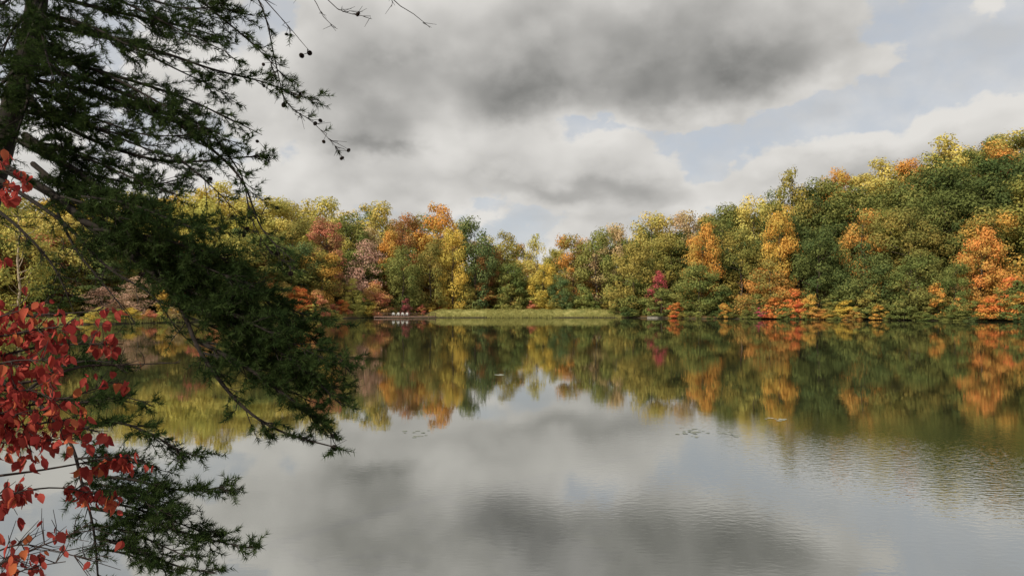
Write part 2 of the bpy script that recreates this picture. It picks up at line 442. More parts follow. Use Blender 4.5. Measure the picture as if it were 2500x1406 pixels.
HAND = [
 # left, beyond the pine
 (45, 470, 190, 10, 'olive', 'airy', (4.5, 4.6, 4.6)), (150, 520, 200, 24, 'lime', 'tall'), (250, 590, 150, 20, 'dkgreen', 'cone'), (120, 620, 140, 14, 'dkgreen', 'cone'),
 (330, 470, 190, 60, 'lime', 'round'), (430, 590, 150, 26, 'green', 'round'), (335, 675, 130, 8, 'pink', 'airy'), (400, 470, 160, 70, 'yellow', 'tall'),
 (250, 700, 100, 11, 'pink', 'airy'), (420, 705, 90, 10, 'yellow', 'small'), (490, 695, 100, 12, 'coral', 'airy'), (570, 700, 100, 10, 'green', 'round'), (650, 705, 90, 9, 'olive', 'round'),
 (690, 690, 80, 10, 'rust', 'airy'), (735, 700, 80, 6, 'redorange', 'layered'),
 (480, 458, 190, 70, 'lime', 'round'), (560, 456, 190, 74, 'lime', 'round'), (640, 482, 180, 64, 'lime', 'round'), (705, 488, 150, 62, 'lime', 'round'),
 (780, 480, 150, 66, 'lime', 'round'), (845, 512, 120, 46, 'green', 'round'), (600, 565, 150, 34, 'bluegreen', 'round'), (530, 620, 120, 22, 'green', 'tall'),
 (715, 540, 140, 38, 'olive', 'round'), (735, 590, 120, 20, 'bluegreen', 'round'), (640, 640, 90, 20, 'rust', 'layered'),
 (798, 525, 100, 24, 'redpink', 'tall'), (785, 612, 118, 12, 'orgreen', 'round'), (888, 585, 122, 11, 'pink', 'airy'), (915, 490, 130, 55, 'lime', 'round'),
 (862, 688, 74, 5, 'lime', 'layered'), (918, 693, 96, 3, 'coral', 'layered'), (985, 520, 110, 40, 'rust', 'round'), (955, 562, 74, 28, 'orange', 'tall'),
 (984, 596, 100, 8, 'green', 'round'), (991, 728, 30, 2.5, 'darkred', 'small'), (1068, 504, 130, 40, 'orange', 'round'), (1105, 556, 96, 13, 'yellow', 'round'),
 (1050, 588, 100, 12, 'olive', 'round'), (1160, 526, 116, 16, 'bluegreen', 'round'), (1200, 590, 90, 24, 'rust', 'round'), (1238, 572, 100, 30, 'olive', 'round'),
 (1250, 640, 104, 17, 'green', 'round'), (1310, 578, 80, 26, 'lime', 'airy'), (1326, 640, 84, 16, 'yellow', 'round'), (1372, 668, 70, 14, 'bluegreen', 'round'),
 (1345, 612, 72, 45, 'olive', 'round'), (1400, 570, 120, 26, 'orgreen', 'round'), (1455, 560, 120, 20, 'green', 'round'), (1490, 543, 96, 42, 'tan', 'round'), (1432, 700, 58, 14, 'green', 'small'),
 (1545, 585, 144, 6, 'olive', 'dome'), (1592, 518, 130, 44, 'lime', 'round'), (1606, 664, 60, 4, 'crimson', 'airy'), (1682, 513, 112, 50, 'tan', 'round'),
 (1640, 560, 126, 24, 'olive', 'round'), (1715, 552, 108, 14, 'orange', 'round'), (1708, 640, 140, 4.5, 'green', 'dome'), (1762, 500, 150, 40, 'green', 'round'),
 (1810, 556, 122, 20, 'olive', 'round'), (1842, 464, 134, 40, 'lime', 'round'), (1936, 424, 112, 46, 'olive', 'round'), (2000, 434, 130, 50, 'green', 'round'),
 (1904, 512, 104, 15, 'orange', 'round'), (1880, 640, 160, 5, 'orgreen', 'dome'), (1932, 704, 70, 1.8, 'redorange', 'small'), (1998, 565, 140, 9, 'dkgreen', 'round'),
 (2040, 410, 80, 72, 'orange', 'round'), (2082, 448, 176, 42, 'green', 'round'), (2104, 508, 120, 20, 'orgreen', 'round'), (2112, 596, 166, 6, 'dkgreen', 'dome'),
 (2170, 395, 180, 80, 'lime', 'round'), (2232, 384, 114, 76, 'orange', 'round'), (2216, 448, 200, 40, 'green', 'round'), (2222, 506, 160, 20, 'olive', 'round'),
 (2238, 610, 156, 5, 'green', 'dome'), (2330, 340, 190, 76, 'lime', 'round'), (2450, 320, 180, 82, 'lime', 'round'), (2450, 352, 160, 62, 'orange', 'round'),
 (2350, 392, 210, 38, 'dkgreen', 'round'), (2425, 490, 176, 14, 'orgreen', 'round'), (2395, 560, 120, 9, 'orange', 'round'), (2330, 640, 96, 4, 'green', 'round'), (2465, 672, 100, 3, 'redorange', 'layered'),
 (2490, 380, 160, 30, 'dkgreen', 'round'), (2060, 732, 66, 1.5, 'yellow', 'small'), (2290, 690, 60, 3, 'orange', 'small'), (1862, 745, 50, 1.2, 'crimson', 'small'),
 (1890, 725, 60, .8, 'redorange', 'small'), (1975, 722, 54, 1.0, 'orgreen', 'small'), (2410, 722, 80, 1.0, 'redorange', 'small'), (2490, 715, 80, 1.0, 'orange', 'small'), (2345, 725, 60, 1.6, 'orgreen', 'small'),
 (1650, 738, 44, .6, 'redorange', 'small'), (1770, 742, 44, .6, 'orange', 'small'), (1955, 738, 46, .5, 'redorange', 'small'), (2140, 744, 50, .6, 'orange', 'small'),
 # past the edges of the view
 (2590, 370, 190, 34, 'green', 'round'), (2600, 470, 190, 12, 'dkgreen', 'round'), (2700, 380, 200, 20, 'olive', 'tall'), (2590, 620, 150, 3, 'orange', 'dome'), (2640, 310, 190, 75, 'orange', 'round'),
 (-90, 480, 220, 20, 'green', 'round'), (-230, 470, 240, 18, 'olive', 'round'),
]
for h in HAND: tree(*h[:6], **({'bark': h[6]} if len(h) > 6 else {}))
SK_X = [-200, 0, 300, 500, 650, 800, 900, 1000, 1100, 1150, 1220, 1290, 1350, 1400, 1490, 1600, 1700, 1800, 1900, 2000, 2100, 2200, 2300, 2450, 2700]
SK_Y = [460, 470, 465, 460, 482, 492, 498, 522, 515, 530, 578, 588, 612, 575, 550, 525, 518, 490, 445, 435, 425, 395, 350, 325, 315]
def pick(px, row):
    if px < 900: c = ['lime', 'lime', 'yellow', 'lime', 'olive', 'lime'] if row > 0 else ['green', 'olive', 'lime', 'rust', 'green', 'redpink']
    elif px < 1560: c = ['olive', 'green', 'lime', 'orgreen', 'green', 'tan']
    else: c = ['green', 'olive', 'lime', 'green', 'yellow', 'green', 'orgreen'] if row > 1 else ['green', 'dkgreen', 'olive', 'bluegreen', 'green', 'dkgreen']
    return random.choice(c)
for row, (off, step, lo, hi) in enumerate(((28, 72, 70, 130), (50, 78, 26, 62), (80, 76, 2, 22))):
    px = -60+row*22
    while px < 2560:
        x = px+U(-14, 14); of = off+U(-6, 6)
        d = dshore(x)+of
        sk = float(np.interp(x, SK_X, SK_Y))
        top = sk+U(lo, hi)
        hz = H+(HZ-top)/F*d-ground(x, of)
        if hz > 8:
            if hz > 29: top += (hz-29)*F/d
            tree(x, top, U(14, 22)*F/d, of, pick(x, row), random.choice(['tall', 'round', 'round', 'dome', 'round']))
        px += step
# low growth along the waterline
px = 470
while px < 2540:
    x = px+U(-8, 8)
    if 1062 < x < 1500:
        of = U(13, 18); hh = U(3.5, 8)
    elif 905 < x < 1062: of = U(4, 9); hh = U(1.5, 4)
    elif x < 760: of = U(8, 20); hh = U(2.5, 5)
    else: of = U(.6, 6); hh = U(2.2, 7.5)
    d = dshore(x)+of
    top = HZ-((ground(x, of)+hh)-H)*F/d
    cl = ['olive', 'green', 'orgreen', 'rust', 'coral', 'lime', 'yellow', 'redorange', 'green', 'pink'] if x < 1400 else ['olive', 'green', 'dkgreen', 'green', 'orgreen', 'dkgreen', 'olive', 'green', 'green', 'rust']
    tree(x, top, hh*U(.9, 1.4)*F/d, of, random.choice(cl), 'small')
    px += U(22, 38)
# bushes leaning out over the water along the right shore
px = 1530
while px < 2540:
    x = px+U(-5, 5); of = wobble(x)+U(-.5, .6); hh = U(1.3, 2.6); d = dshore(x)+of
    if not 1575 < x < 1635:
        tree(x, HZ-(ground(x, of)+hh-H)*F/d, hh*U(1.5, 2.4)*F/d, of, random.choice(['olive', 'green', 'dkgreen', 'green', 'dkgreen', 'orgreen', 'bluegreen', 'dkgreen', 'green']), 'small')
    px += U(20, 30)
# bushes down to the water on the left shore
px = 180
while px < 900:
    x = px+U(-6, 6); of = wobble(x)+U(.2, 4); hh = U(1.4, 3.4); d = dshore(x)+of
    tree(x, HZ-(ground(x, of)+hh-H)*F/d, hh*U(1.3, 2.2)*F/d, of, random.choice(['pink', 'yellow', 'lime', 'tan', 'coral', 'olive', 'lime', 'green']), 'small')
    px += U(26, 44)

# labels: colour, size, row and stretch of shore; ordinals where several answer to the same words
def region(px):
    if px < 0: return 'past the left edge'
    if px > 2505: return 'past the right edge'
    if px < 560: return 'behind the pine'
    if px < 905: return 'left of the dock'
    if px < 1065: return 'behind the dock'
    if px < 1290: return 'behind the left of the dam'
    if px < 1520: return 'behind the right of the dam'
    if px < 1800: return 'right of the dam'
    if px < 2150: return 'below the right hill'
    return 'on the far right hillside'
def rowname(off, small):
    if off < 13: return 'at the waterline'
    if off < 36: return 'in the second rank'
    return 'on the skyline'
keys = {}
for T in TREES:
    keys.setdefault((T[3], T[4], rowname(T[2], T[4]), region(T[1])), []).append(T)
ORD = ['first', 'second', 'third', 'fourth', 'fifth', 'sixth', 'seventh', 'eighth', 'ninth', 'tenth', 'eleventh', 'twelfth', 'thirteenth', 'fourteenth', 'fifteenth', 'sixteenth', 'seventeenth', 'eighteenth', 'nineteenth', 'twentieth', 'twenty-first', 'twenty-second', 'twenty-third', 'twenty-fourth', 'twenty-fifth']
for (nm, small, rn, rg), lst in keys.items():
    lst.sort(key=lambda T: T[1])
    word = 'bushy '+nm+' sapling' if small else 'tall '+nm+' tree'
    for i, T in enumerate(lst):
        if len(lst) == 1: lab = f'{word} {rn} {rg}'
        else: lab = f'{ORD[i]} {word} from left {rn} {rg}'
        tag(T[0], lab, 'tree', 'low saplings along the far shore' if small else 'autumn trees on the far shore')

# undergrowth filling the forest floor
n = 26000
pxr = RNG.uniform(560, 2620, n); s = RNG.uniform(3, 60, n)
dd = np.interp(pxr, SH_PX, SH_D)+s
ok = ~((pxr > 1030) & (pxr < 1530) & (s < 14))
pxr, s, dd = pxr[ok], s[ok], dd[ok]; n = len(s)
zz = np.array([ground(a, b) for a, b in zip(pxr, s)])+RNG.uniform(0, 1, n)**1.5*np.minimum(2.6, .5+s*.2)
pos = np.stack([(pxr-CX)/F*dd, dd, zz], 1)
a = RNG.normal(size=(n, 3)); a /= np.linalg.norm(a, axis=1)[:, None]; b = np.cross(a, RNG.normal(size=(n, 3))); b /= np.linalg.norm(b, axis=1)[:, None]
q = np.stack([pos-a*.3, pos-b*.22, pos+a*.3, pos+b*.22], 1)
o = link('undergrowth', np_mesh('undergrowth', q.reshape(-1, 3), np.arange(n*4).reshape(-1, 4), UNDER, {'tone': np.repeat(RNG.uniform(0, 1, n), 4)}))
tag(o, 'low leafy undergrowth covering the forest floor under the trees', 'undergrowth', kind='stuff')

# grass of the dam and left bank
def blades(n, px0, px1, s0, s1, h0, h1, w):
    pxr = RNG.uniform(px0, px1, n); s = RNG.uniform(s0, s1, n); d = np.interp(pxr, SH_PX, SH_D)+s
    clump = np.sin(pxr*.31+s)*np.sin(pxr*.13+2+s*.7)
    z = np.array([ground(a, b) for a, b in zip(pxr, s)])-.05
    p = np.stack([(pxr-CX)/F*d, d, z], 1); an = RNG.uniform(0, 6.28, n)
    sd = np.stack([np.cos(an), np.sin(an), np.zeros(n)], 1)*w
    tip = p+np.stack([RNG.normal(0, .12, n), RNG.normal(0, .12, n), RNG.uniform(h0, h1, n)*(1+.5*clump)], 1)
    tn = np.clip(RNG.normal(.5, .2, n)+.25*clump, 0, 1)
    return np.stack([p-sd, p+sd, tip], 1).reshape(-1, 3), np.repeat(tn, 3)
parts = [blades(11000, 1050, 1512, .4, 9, .2, .5, .08), blades(3000, 1045, 1520, .0, 1.2, .3, .9, .06), blades(1500, 1055, 1500, 5, 8, .2, .6, .06)]
V = np.concatenate([p[0] for p in parts]); tn = np.concatenate([p[1] for p in parts])
o = link('grass', np_mesh('dam_grass', V, np.arange(len(V)).reshape(-1, 3), GRASS, {'tone': tn}))
tag(o, 'yellow-green grass covering the low dam across the lake', 'grass', kind='stuff')
parts = [blades(7000, -100, 780, .5, 20, .1, .3, .06), blades(2500, 560, 910, .2, 3, .4, 1.3, .07), blades(1500, -50, 560, .2, 2, .3, .8, .06)]
V = np.concatenate([p[0] for p in parts]); tn = np.concatenate([p[1] for p in parts])
o = link('grass', np_mesh('bank_grass', V, np.arange(len(V)).reshape(-1, 3), GRASS, {'tone': tn}))
tag(o, 'short grass and reeds along the left bank of the lake', 'grass', kind='stuff')

# ------------------------------------------------------------------ dock, chairs, spillway
dk = link('wooden_dock', None); D0 = 202.0
x0, x1 = (915-CX)/F*D0, (1064-CX)/F*D0
dk.location = ((x0+x1)/2, D0, 0); tag(dk, 'low reddish wooden dock at the foot of the far bank', 'dock')
hw = (x1-x0)/2
g = Geo(); nb = 60
for i in range(nb):
    a = -hw+2*hw*i/nb; g.box(a+.01, a+2*hw/nb-.01, -1.6, 2.4, .40, .45)
link('deck', g.mesh('deck', WOOD), dk)
g = Geo(); g.box(-hw, hw, -1.57, -1.47, .22, .397); g.box(-hw, hw, 2.2, 2.3, .22, .397); link('fascia', g.mesh('fascia', WOOD), dk)
for i in range(8):
    g = Geo(); xx = -hw+.2+(2*hw-.4)*i/7
    g.tube([Vector((xx, -1.38, -2)), Vector((xx, -1.38, .396))], [.09, .09], 8); link('pile', g.mesh('pile', DARKWOOD, smooth=True), dk)
for i in range(10):
    xx = -hw+.3+(2*hw-.6)*i/9
    g = Geo(); g.box(xx-.06, xx+.06, 2.05, 2.17, .452, 1.4); link('post', g.mesh('post', DARKWOOD), dk)
g = Geo(); g.box(-hw+.25, hw-.25, 2.01, 2.047, 1.26, 1.35); g.box(-hw+.25, hw-.25, 2.01, 2.047, .85, .93); link('railing', g.mesh('railing', DARKWOOD), dk)

def chair_meshes():
    m = {}
    g = Geo(); tilt = lambda v: Vector((v.x, v.y, v.z-.22*(v.y+.35)))
    for i in range(5): g.box(-.27, .27, -.38+i*.14, -.26+i*.14, .40, .43, tilt)
    m['seat'] = g.mesh('seat', WHITE)
    g = Geo(); back = lambda v: Vector((v.x*(1+.15*(v.z-.3)), .28+v.y+.35*(v.z-.3), v.z))
    for i in range(5):
        hgt = (.9, .98, 1.02, .98, .9)[i]; g.box(-.29+i*.118, -.29+i*.118+.105, -.015, .015, .27, hgt, back)
    m['backrest'] = g.mesh('backrest', WHITE)
    for sx in (-1, 1):
        g = Geo(); g.box(sx*.36-.08, sx*.36+.08, -.45, .42, .60, .63); m[('armrest', sx)] = g.mesh('armrest', WHITE)
        g = Geo(); g.box(sx*.32-.025, sx*.32+.025, -.40, -.30, 0, .597); m[('leg', sx, 0)] = g.mesh('leg', WHITE)
        g = Geo(); g.box(sx*.32-.025, sx*.32+.025, .28, .38, 0, .597); m[('leg', sx, 1)] = g.mesh('leg', WHITE)
    return m
cmesh = chair_meshes()
names = ['leftmost white slatted chair on the dock across the lake', 'second white slatted chair from left on the far dock',
         'third white slatted chair from left on the far dock', 'rightmost white slatted chair on the dock across the lake']
for i, (px, rz) in enumerate(((960, .12), (971, -.1), (982, .05), (992, -.2))):
    c = link('garden_chair', None); c.location = ((px-CX)/F*D0, D0+.3, .452); c.rotation_euler = (0, 0, rz)
    tag(c, names[i], 'chair', 'white chairs on the dock')
    for k, me in cmesh.items(): link(k if isinstance(k, str) else k[0], me, c)

sp = link('spillway_wall', None); d = dshore(1605)-.2
sp.location = ((1605-CX)/F*d, d, 0); tag(sp, 'low pale concrete spillway wall at the water right of the dam', 'wall')
g = Geo(); g.box(-2.6, 2.6, -.2, .2, -1, .34); link('wall', g.mesh('wall', CONC), sp)
g = Geo(); g.box(-2.7, 2.7, -.3, .3, .343, .45); link('cap', g.mesh('cap', CONC), sp)

# floating leaf rafts
def raft(px, py, wpx, n, label, mat):
    d = H*F/(py-HZ); w = wpx/F*d
    Vs = []; Fs = []; tn = []
    for i in range(n):
        cx, cy = random.gauss(0, w*.28), random.gauss(0, w*.5); r = U(.025, .065)*max(1, d/16)**.5; k = 9; n0 = len(Vs); t = U(0, 1); a0 = U(0, 6.28)
        Vs.append((cx, cy, .003+i*.0002)); tn.append(t)
        for j in range(k):
            an = a0+j*5.9/(k-1); rr = r*U(.85, 1.1); Vs.append((cx+rr*math.cos(an), cy+rr*math.sin(an), .003+i*.0002+U(0, .002))); tn.append(t)
        for j in range(k-1): Fs.append((n0, n0+1+j, n0+2+j))
    o = link('lily_pad_patch', np_mesh('lily_pad_patch', Vs, Fs, mat, {'tone': tn})); o.location = ((px-CX)/F*d, d, 0)
    tag(o, label, 'water plant', 'patches of floating leaves')
raft(1218, 915, 26, 12, 'small pale patch of floating leaves out on the middle of the lake', PADB)
raft(1893, 1024, 36, 10, 'bright small patch of floating leaves under the orange tree reflection', PADB)
raft(1688, 1054, 64, 24, 'larger dull patch of floating leaves right of centre', PAD)
raft(1780, 1060, 44, 9, 'thin patch of floating leaves beside the larger dull patch', PAD)
raft(1015, 1056, 76, 12, 'faint scattered patch of floating leaves right of the pine tip', PAD)

# ------------------------------------------------------------------ foreground pine
def cone_mesh():
    V = []; Fs = []
    for i in range(70):
        t = i/69; an = i*2.399; r = .021*math.sin(math.pi*(.12+.82*t))**.8; z = -.027+.054*t
        c = Vector((r*math.cos(an), r*math.sin(an), z)); o_ = Vector((math.cos(an), math.sin(an), .2)); sd = Vector((-math.sin(an), math.cos(an), 0))
        n0 = len(V)
        V += [c*.55-sd*.008, c*.55+sd*.008, c+o_*.006+sd*.006+Vector((0, 0, .004)), c+o_*.006-sd*.006+Vector((0, 0, .004))]
        Fs.append((n0, n0+1, n0+2, n0+3))
    g = Geo()
    g.tube([Vector((0, 0, z)) for z in (-.027, -.015, 0, .015, .027)], [.004, .014, .017, .013, .004], 7)
    n0 = len(V); V += g.V; Fs += [tuple(n0+i for i in f) for f in g.F]
    return np_mesh('pine_cone', [tuple(v) for v in V], Fs, CONE)
CONEM = cone_mesh()
base = Vector((-5.0, 5.6, .35))
pine = link('pine_tree', None); pine.location = base
tag(pine, 'dark pine leaning in from the left with drooping needle-covered branches', 'tree')
g = Geo()
tr = smooth([base, Vector((-4.95, 5.9, 1.5)), P(-110, 760, 6.6), P(-20, 450, 7), P(45, 210, 7.1), P(92, 0, 7.2), P(125, -350, 7.3), P(140, -800, 7.3), P(145, -1300, 7.3)], .25)
g.tube(tr, lin(.14, .04, len(tr)), 9); link('trunk', g.mesh('trunk', PBARK, base, True), pine)
NB = [0]
def needles(brushes, per=35, ln=(.034, .056), w=.0028):
    B = np.array(brushes); n = len(B); NB[0] += n; q0 = np.repeat(B[:, 0], per, 0); q1 = np.repeat(B[:, 1], per, 0); N = n*per
    t = RNG.uniform(.0, 1.05, N)[:, None]; p = q0+(q1-q0)*t
    ax = q1-q0; ax /= np.linalg.norm(ax, axis=1)[:, None]
    r = RNG.normal(size=(N, 3)); r -= ax*(r*ax).sum(1)[:, None]; r /= np.linalg.norm(r, axis=1)[:, None]
    dv = ax*RNG.uniform(.35, .9, N)[:, None]+r*.75; dv[:, 2] += .12; dv /= np.linalg.norm(dv, axis=1)[:, None]
    sd = np.cross(dv, RNG.normal(size=(N, 3))); sd /= np.linalg.norm(sd, axis=1)[:, None]
    L = RNG.uniform(*ln, N)[:, None]
    V = np.stack([p-sd*w, p+sd*w, p+dv*L], 1).reshape(-1, 3)
    tn = np.clip(np.repeat(np.repeat(RNG.uniform(0, 1, n), per)*.7+RNG.uniform(0, .3, N), 3), 0, 1)
    return V, tn

def pine_branch(ctrl, r0, r1, dens=1.0, spread=.5, bare=.1, cones=0, t0=.12, up=.12):
    upper = ctrl[-1][1] < 500 and bare < .3
    if upper: dens *= .84
    pts = smooth([c if isinstance(c, Vector) else P(*c) for c in ctrl], .07)
    g = Geo(); g.tube(pts, lin(r0, r1, len(pts)), 6)
    L = sum((pts[i+1]-pts[i]).length for i in range(len(pts)-1)); br = []; tips = []
    for i in range(int(L/.06*dens)):
        t = t0+(1-t0)*U(0, 1)**.85; k = min(len(pts)-2, int(t*(len(pts)-1))); p = pts[k]; tan = (pts[k+1]-pts[max(0, k-1)]).normalized()
        side = rdir(); side -= tan*side.dot(tan); side.normalize(); side.z = side.z*.42
        dr = (tan*U(.45, 1.0)+side*U(.4, .8)+Vector((0, 0, up*U(-1, 1)))).normalized()
        ln = spread*(1.05-.55*t)*U(.4, 1.05)
        p1 = p+dr*ln*.5+Vector((0, 0, -.03*ln)); p2 = p+dr*ln+Vector((U(-.05, .05), U(-.05, .05), U(-.08, .08)*ln))
        g.tube([p, p1, p2], [.0048, .0034, .0018], 3)
        m = max(2, int(ln/.047))
        for j in range(m):
            tt = U(.2, 1); q = p.lerp(p1, tt*2) if tt < .5 else p1.lerp(p2, tt*2-1)
            rd = rdir(); rd.z *= .6
            d2 = (dr*U(.4, .9)+rd*.75+Vector((0, 0, .1))).normalized(); l2 = U(.05, .14); e = q+d2*l2
            g.tube([q, e], [.0024, .0014], 3)
            if random.random() > bare: br.append((tuple(q.lerp(e, .12)), tuple(e)))
            else: tips.append(e)
        if random.random() > bare: br.append((tuple(p1.lerp(p2, .5)), tuple(p2+(p2-p1)*.15)))
        else: tips.append(p2)
    bo = link('branch', g.mesh('branch', PBARK, base, True), pine)
    if br:
        V, tn = needles(br)
        link('needles', np_mesh('needles', V-np.array(tuple(base)), np.arange(len(V)).reshape(-1, 3), NEED, {'tone': tn}), bo)
    for e in random.sample(tips, min(cones, len(tips))):
        c = link('pine_cone', CONEM, bo, e-base-Vector((0, 0, .01))); c.rotation_euler = (U(0, 3), U(0, 3), U(0, 6)); k = U(.5, .8); c.scale = (k, k, k)

PB = [
 # long main limb curling down to the water
 ([(-10, 400, 7), (120, 470, 6.6), (230, 560, 6.2), (340, 640, 5.9), (430, 730, 5.7), (490, 860, 5.5), (580, 980, 5.4), (680, 1050, 5.3), (820, 1092, 5.2)], .045, .004, .9, .32, .32, 3),
 ([(60, 330, 6.9), (200, 430, 6.6), (330, 520, 6.4), (470, 600, 6.2), (600, 690, 6.1), (700, 780, 6), (795, 850, 5.9), (855, 908, 5.8)], .035, .004, 1.4, .44, .03, 0),
 ([(200, 540, 6.2), (360, 600, 6.1), (500, 650, 6), (600, 690, 5.9), (710, 755, 5.9), (800, 785, 5.8)], .025, .004, 1.6, .36, .03, 0),
 ([(430, 730, 5.7), (560, 790, 5.6), (670, 850, 5.5), (760, 920, 5.4), (835, 990, 5.4)], .022, .004, 1.7, .34, .03, 0),
 ([(480, 830, 5.6), (590, 890, 5.5), (690, 960, 5.4), (770, 1020, 5.4), (820, 1072, 5.3)], .018, .004, 1.6, .28, .06, 1),
 ([(300, 590, 6), (420, 690, 5.8), (540, 740, 5.7), (640, 800, 5.7), (715, 870, 5.6), (780, 935, 5.6)], .022, .004, 1.6, .38, .03, 0),
 ([(100, 430, 6.8), (240, 480, 6.6), (380, 520, 6.4), (460, 545, 6.3), (535, 560, 6.2)], .025, .004, 1.5, .38, .04, 0),
 ([(80, 400, 6.9), (200, 500, 6.5), (300, 590, 6.3), (400, 640, 6.2), (510, 690, 6.1)], .025, .004, 1.5, .42, .04, 0),
 # upper limbs
 ([(70, 160, 7), (240, 205, 6.8), (390, 270, 6.6), (500, 350, 6.5), (590, 440, 6.4), (640, 560, 6.3), (720, 640, 6.2)], .028, .003, .75, .42, .4, 5),
 ([(88, 60, 7.1), (250, 90, 6.9), (400, 130, 6.7), (520, 170, 6.6), (640, 200, 6.6), (720, 230, 6.6), (775, 245, 6.6)], .025, .003, 1.0, .42, .2, 4),
 ([(105, -100, 7.2), (300, -60, 6.9), (450, -20, 6.8), (560, 60, 6.7), (640, 130, 6.6), (690, 185, 6.6)], .025, .003, 1.1, .45, .15, 2),
 ([(50, 240, 7), (180, 320, 6.8), (300, 370, 6.7), (420, 395, 6.6), (540, 390, 6.5), (630, 380, 6.5)], .025, .003, 1.15, .45, .1, 1),
 ([(20, 330, 7), (150, 400, 6.8), (280, 440, 6.7), (380, 450, 6.6), (460, 430, 6.6)], .025, .003, 1.2, .45, .08, 0),
 ([(85, 100, 7), (200, 160, 6.9), (330, 200, 6.8), (450, 240, 6.7), (560, 290, 6.6), (640, 330, 6.6)], .025, .003, 1.1, .45, .1, 2),
 ([(95, -20, 7.2), (200, 10, 7), (330, 40, 6.9), (470, 70, 6.8), (580, 110, 6.7)], .025, .003, 1.15, .48, .08, 1),
 ([(60, 180, 7.1), (160, 260, 6.7), (260, 300, 6.5), (360, 330, 6.4), (460, 330, 6.3)], .022, .003, 1.0, .45, .08, 0),
 ([(100, -60, 7.1), (220, -40, 6.7), (340, -10, 6.5), (440, 20, 6.5), (540, 20, 6.5), (620, 40, 6.5)], .022, .003, 1.1, .45, .1, 1),
 ([(60, 150, 7.1), (30, 180, 6.6), (-20, 230, 6.2), (-80, 300, 5.9)], .025, .004, 1.4, .5, .08, 0),
 ([(90, 10, 7.1), (100, 60, 6.6), (110, 120, 6.2), (130, 190, 6.0)], .022, .004, 1.3, .48, .08, 0),
 ([(90, -40, 7.2), (20, 0, 6.8), (-60, 60, 6.5)], .022, .004, 1.4, .5, .08, 0),
 ([(60, 160, 7.1), (70, 230, 6.7), (50, 300, 6.4), (20, 380, 6.2)], .02, .004, 1.4, .46, .08, 0),
 ([(85, 20, 7.1), (40, 60, 6.6), (10, 120, 6.3), (-10, 200, 6.1)], .02, .004, 1.3, .46, .08, 0),
 ([(95, -60, 7.2), (110, -20, 6.8), (90, 40, 6.5), (60, 110, 6.3), (50, 170, 6.2)], .02, .004, 1.2, .46, .06, 0),
 ([(75, 90, 7.1), (130, 150, 6.8), (170, 220, 6.6), (190, 300, 6.5)], .02, .004, 1.2, .46, .06, 0),
 ([(50, 210, 7.1), (110, 280, 6.8), (150, 350, 6.6), (160, 420, 6.5)], .02, .004, 1.4, .46, .06, 0),
 # bare drooping twigs with cones
 ([(560, -120, 6.7), (640, 20, 6.6), (672, 150, 6.6), (700, 250, 6.6), (765, 300, 6.6), (830, 370, 6.6)], .009, .002, .8, .2, .85, 9, .1, -.2),
 ([(500, -160, 6.7), (610, -40, 6.6), (700, 60, 6.6), (738, 105, 6.6), (760, 130, 6.6)], .009, .002, .6, .2, .8, 5, .1, -.2),
 ([(640, -180, 6.5), (755, -20, 6.5), (790, 42, 6.5), (820, 68, 6.5)], .007, .002, .4, .12, 1, 1, .3, -.1),
 ([(700, -160, 6.5), (800, 0, 6.5), (860, 35, 6.5), (905, 40, 6.5)], .007, .002, .4, .10, 1, 1, .4, -.1),
 ([(850, -140, 6.4), (955, -5, 6.4), (1010, 35, 6.4), (1050, 68, 6.4)], .007, .002, .4, .10, 1, 1, .4, -.1),
 ([(520, 330, 6.5), (590, 430, 6.4), (610, 520, 6.3), (650, 600, 6.3), (720, 660, 6.3)], .008, .002, .9, .25, .7, 5, .1, -.15),
 ([(430, 380, 6.5), (500, 440, 6.4), (560, 500, 6.4), (600, 570, 6.4)], .008, .002, .9, .3, .65, 3, .1, -.1),
 # bare limbs hanging on the left
 ([(0, 440, 6.9), (150, 540, 6.5), (260, 650, 6.2), (370, 720, 6.1), (430, 800, 6), (480, 850, 6)], .022, .003, .6, .3, .8, 1),
 ([(-50, 480, 6.8), (50, 560, 6.6), (130, 650, 6.5), (180, 760, 6.4)], .018, .003, .8, .35, .65, 0),
 ([(120, 470, 6.6), (180, 600, 6.5), (250, 690, 6.4), (330, 790, 6.3)], .014, .003, .7, .3, .8, 0),
 # low limbs
 ([(-110, 880, 6.6), (60, 960, 6.2), (165, 1070, 5.8), (200, 1180, 5.6), (228, 1290, 5.5), (240, 1420, 5.4)], .026, .006, .7, .3, .25, 0),
 ([(165, 1060, 5.8), (270, 1030, 5.7), (360, 1055, 5.6), (430, 1095, 5.6), (485, 1115, 5.5)], .014, .003, 1.6, .28, .05, 0),
 ([(200, 1160, 5.6), (320, 1170, 5.5), (430, 1195, 5.5), (555, 1190, 5.4)], .014, .003, 1.6, .26, .04, 0),
 ([(222, 1240, 5.6), (330, 1260, 5.5), (450, 1300, 5.4), (550, 1325, 5.4), (620, 1338, 5.3)], .014, .003, 1.6, .26, .04, 1),
 ([(232, 1310, 5.5), (330, 1340, 5.4), (430, 1380, 5.4), (530, 1400, 5.3)], .014, .003, 1.6, .26, .04, 0),
 ([(100, 1000, 6), (220, 980, 5.9), (310, 970, 5.8), (370, 990, 5.8)], .014, .003, 1.4, .3, .06, 0),
 ([(210, 1220, 5.6), (290, 1200, 5.4), (360, 1230, 5.3), (420, 1260, 5.2)], .012, .003, 1.5, .28, .06, 0),
 ([(60, 960, 6.2), (140, 900, 6.1), (230, 880, 6), (300, 900, 6)], .014, .003, 1.2, .32, .1, 0),
]
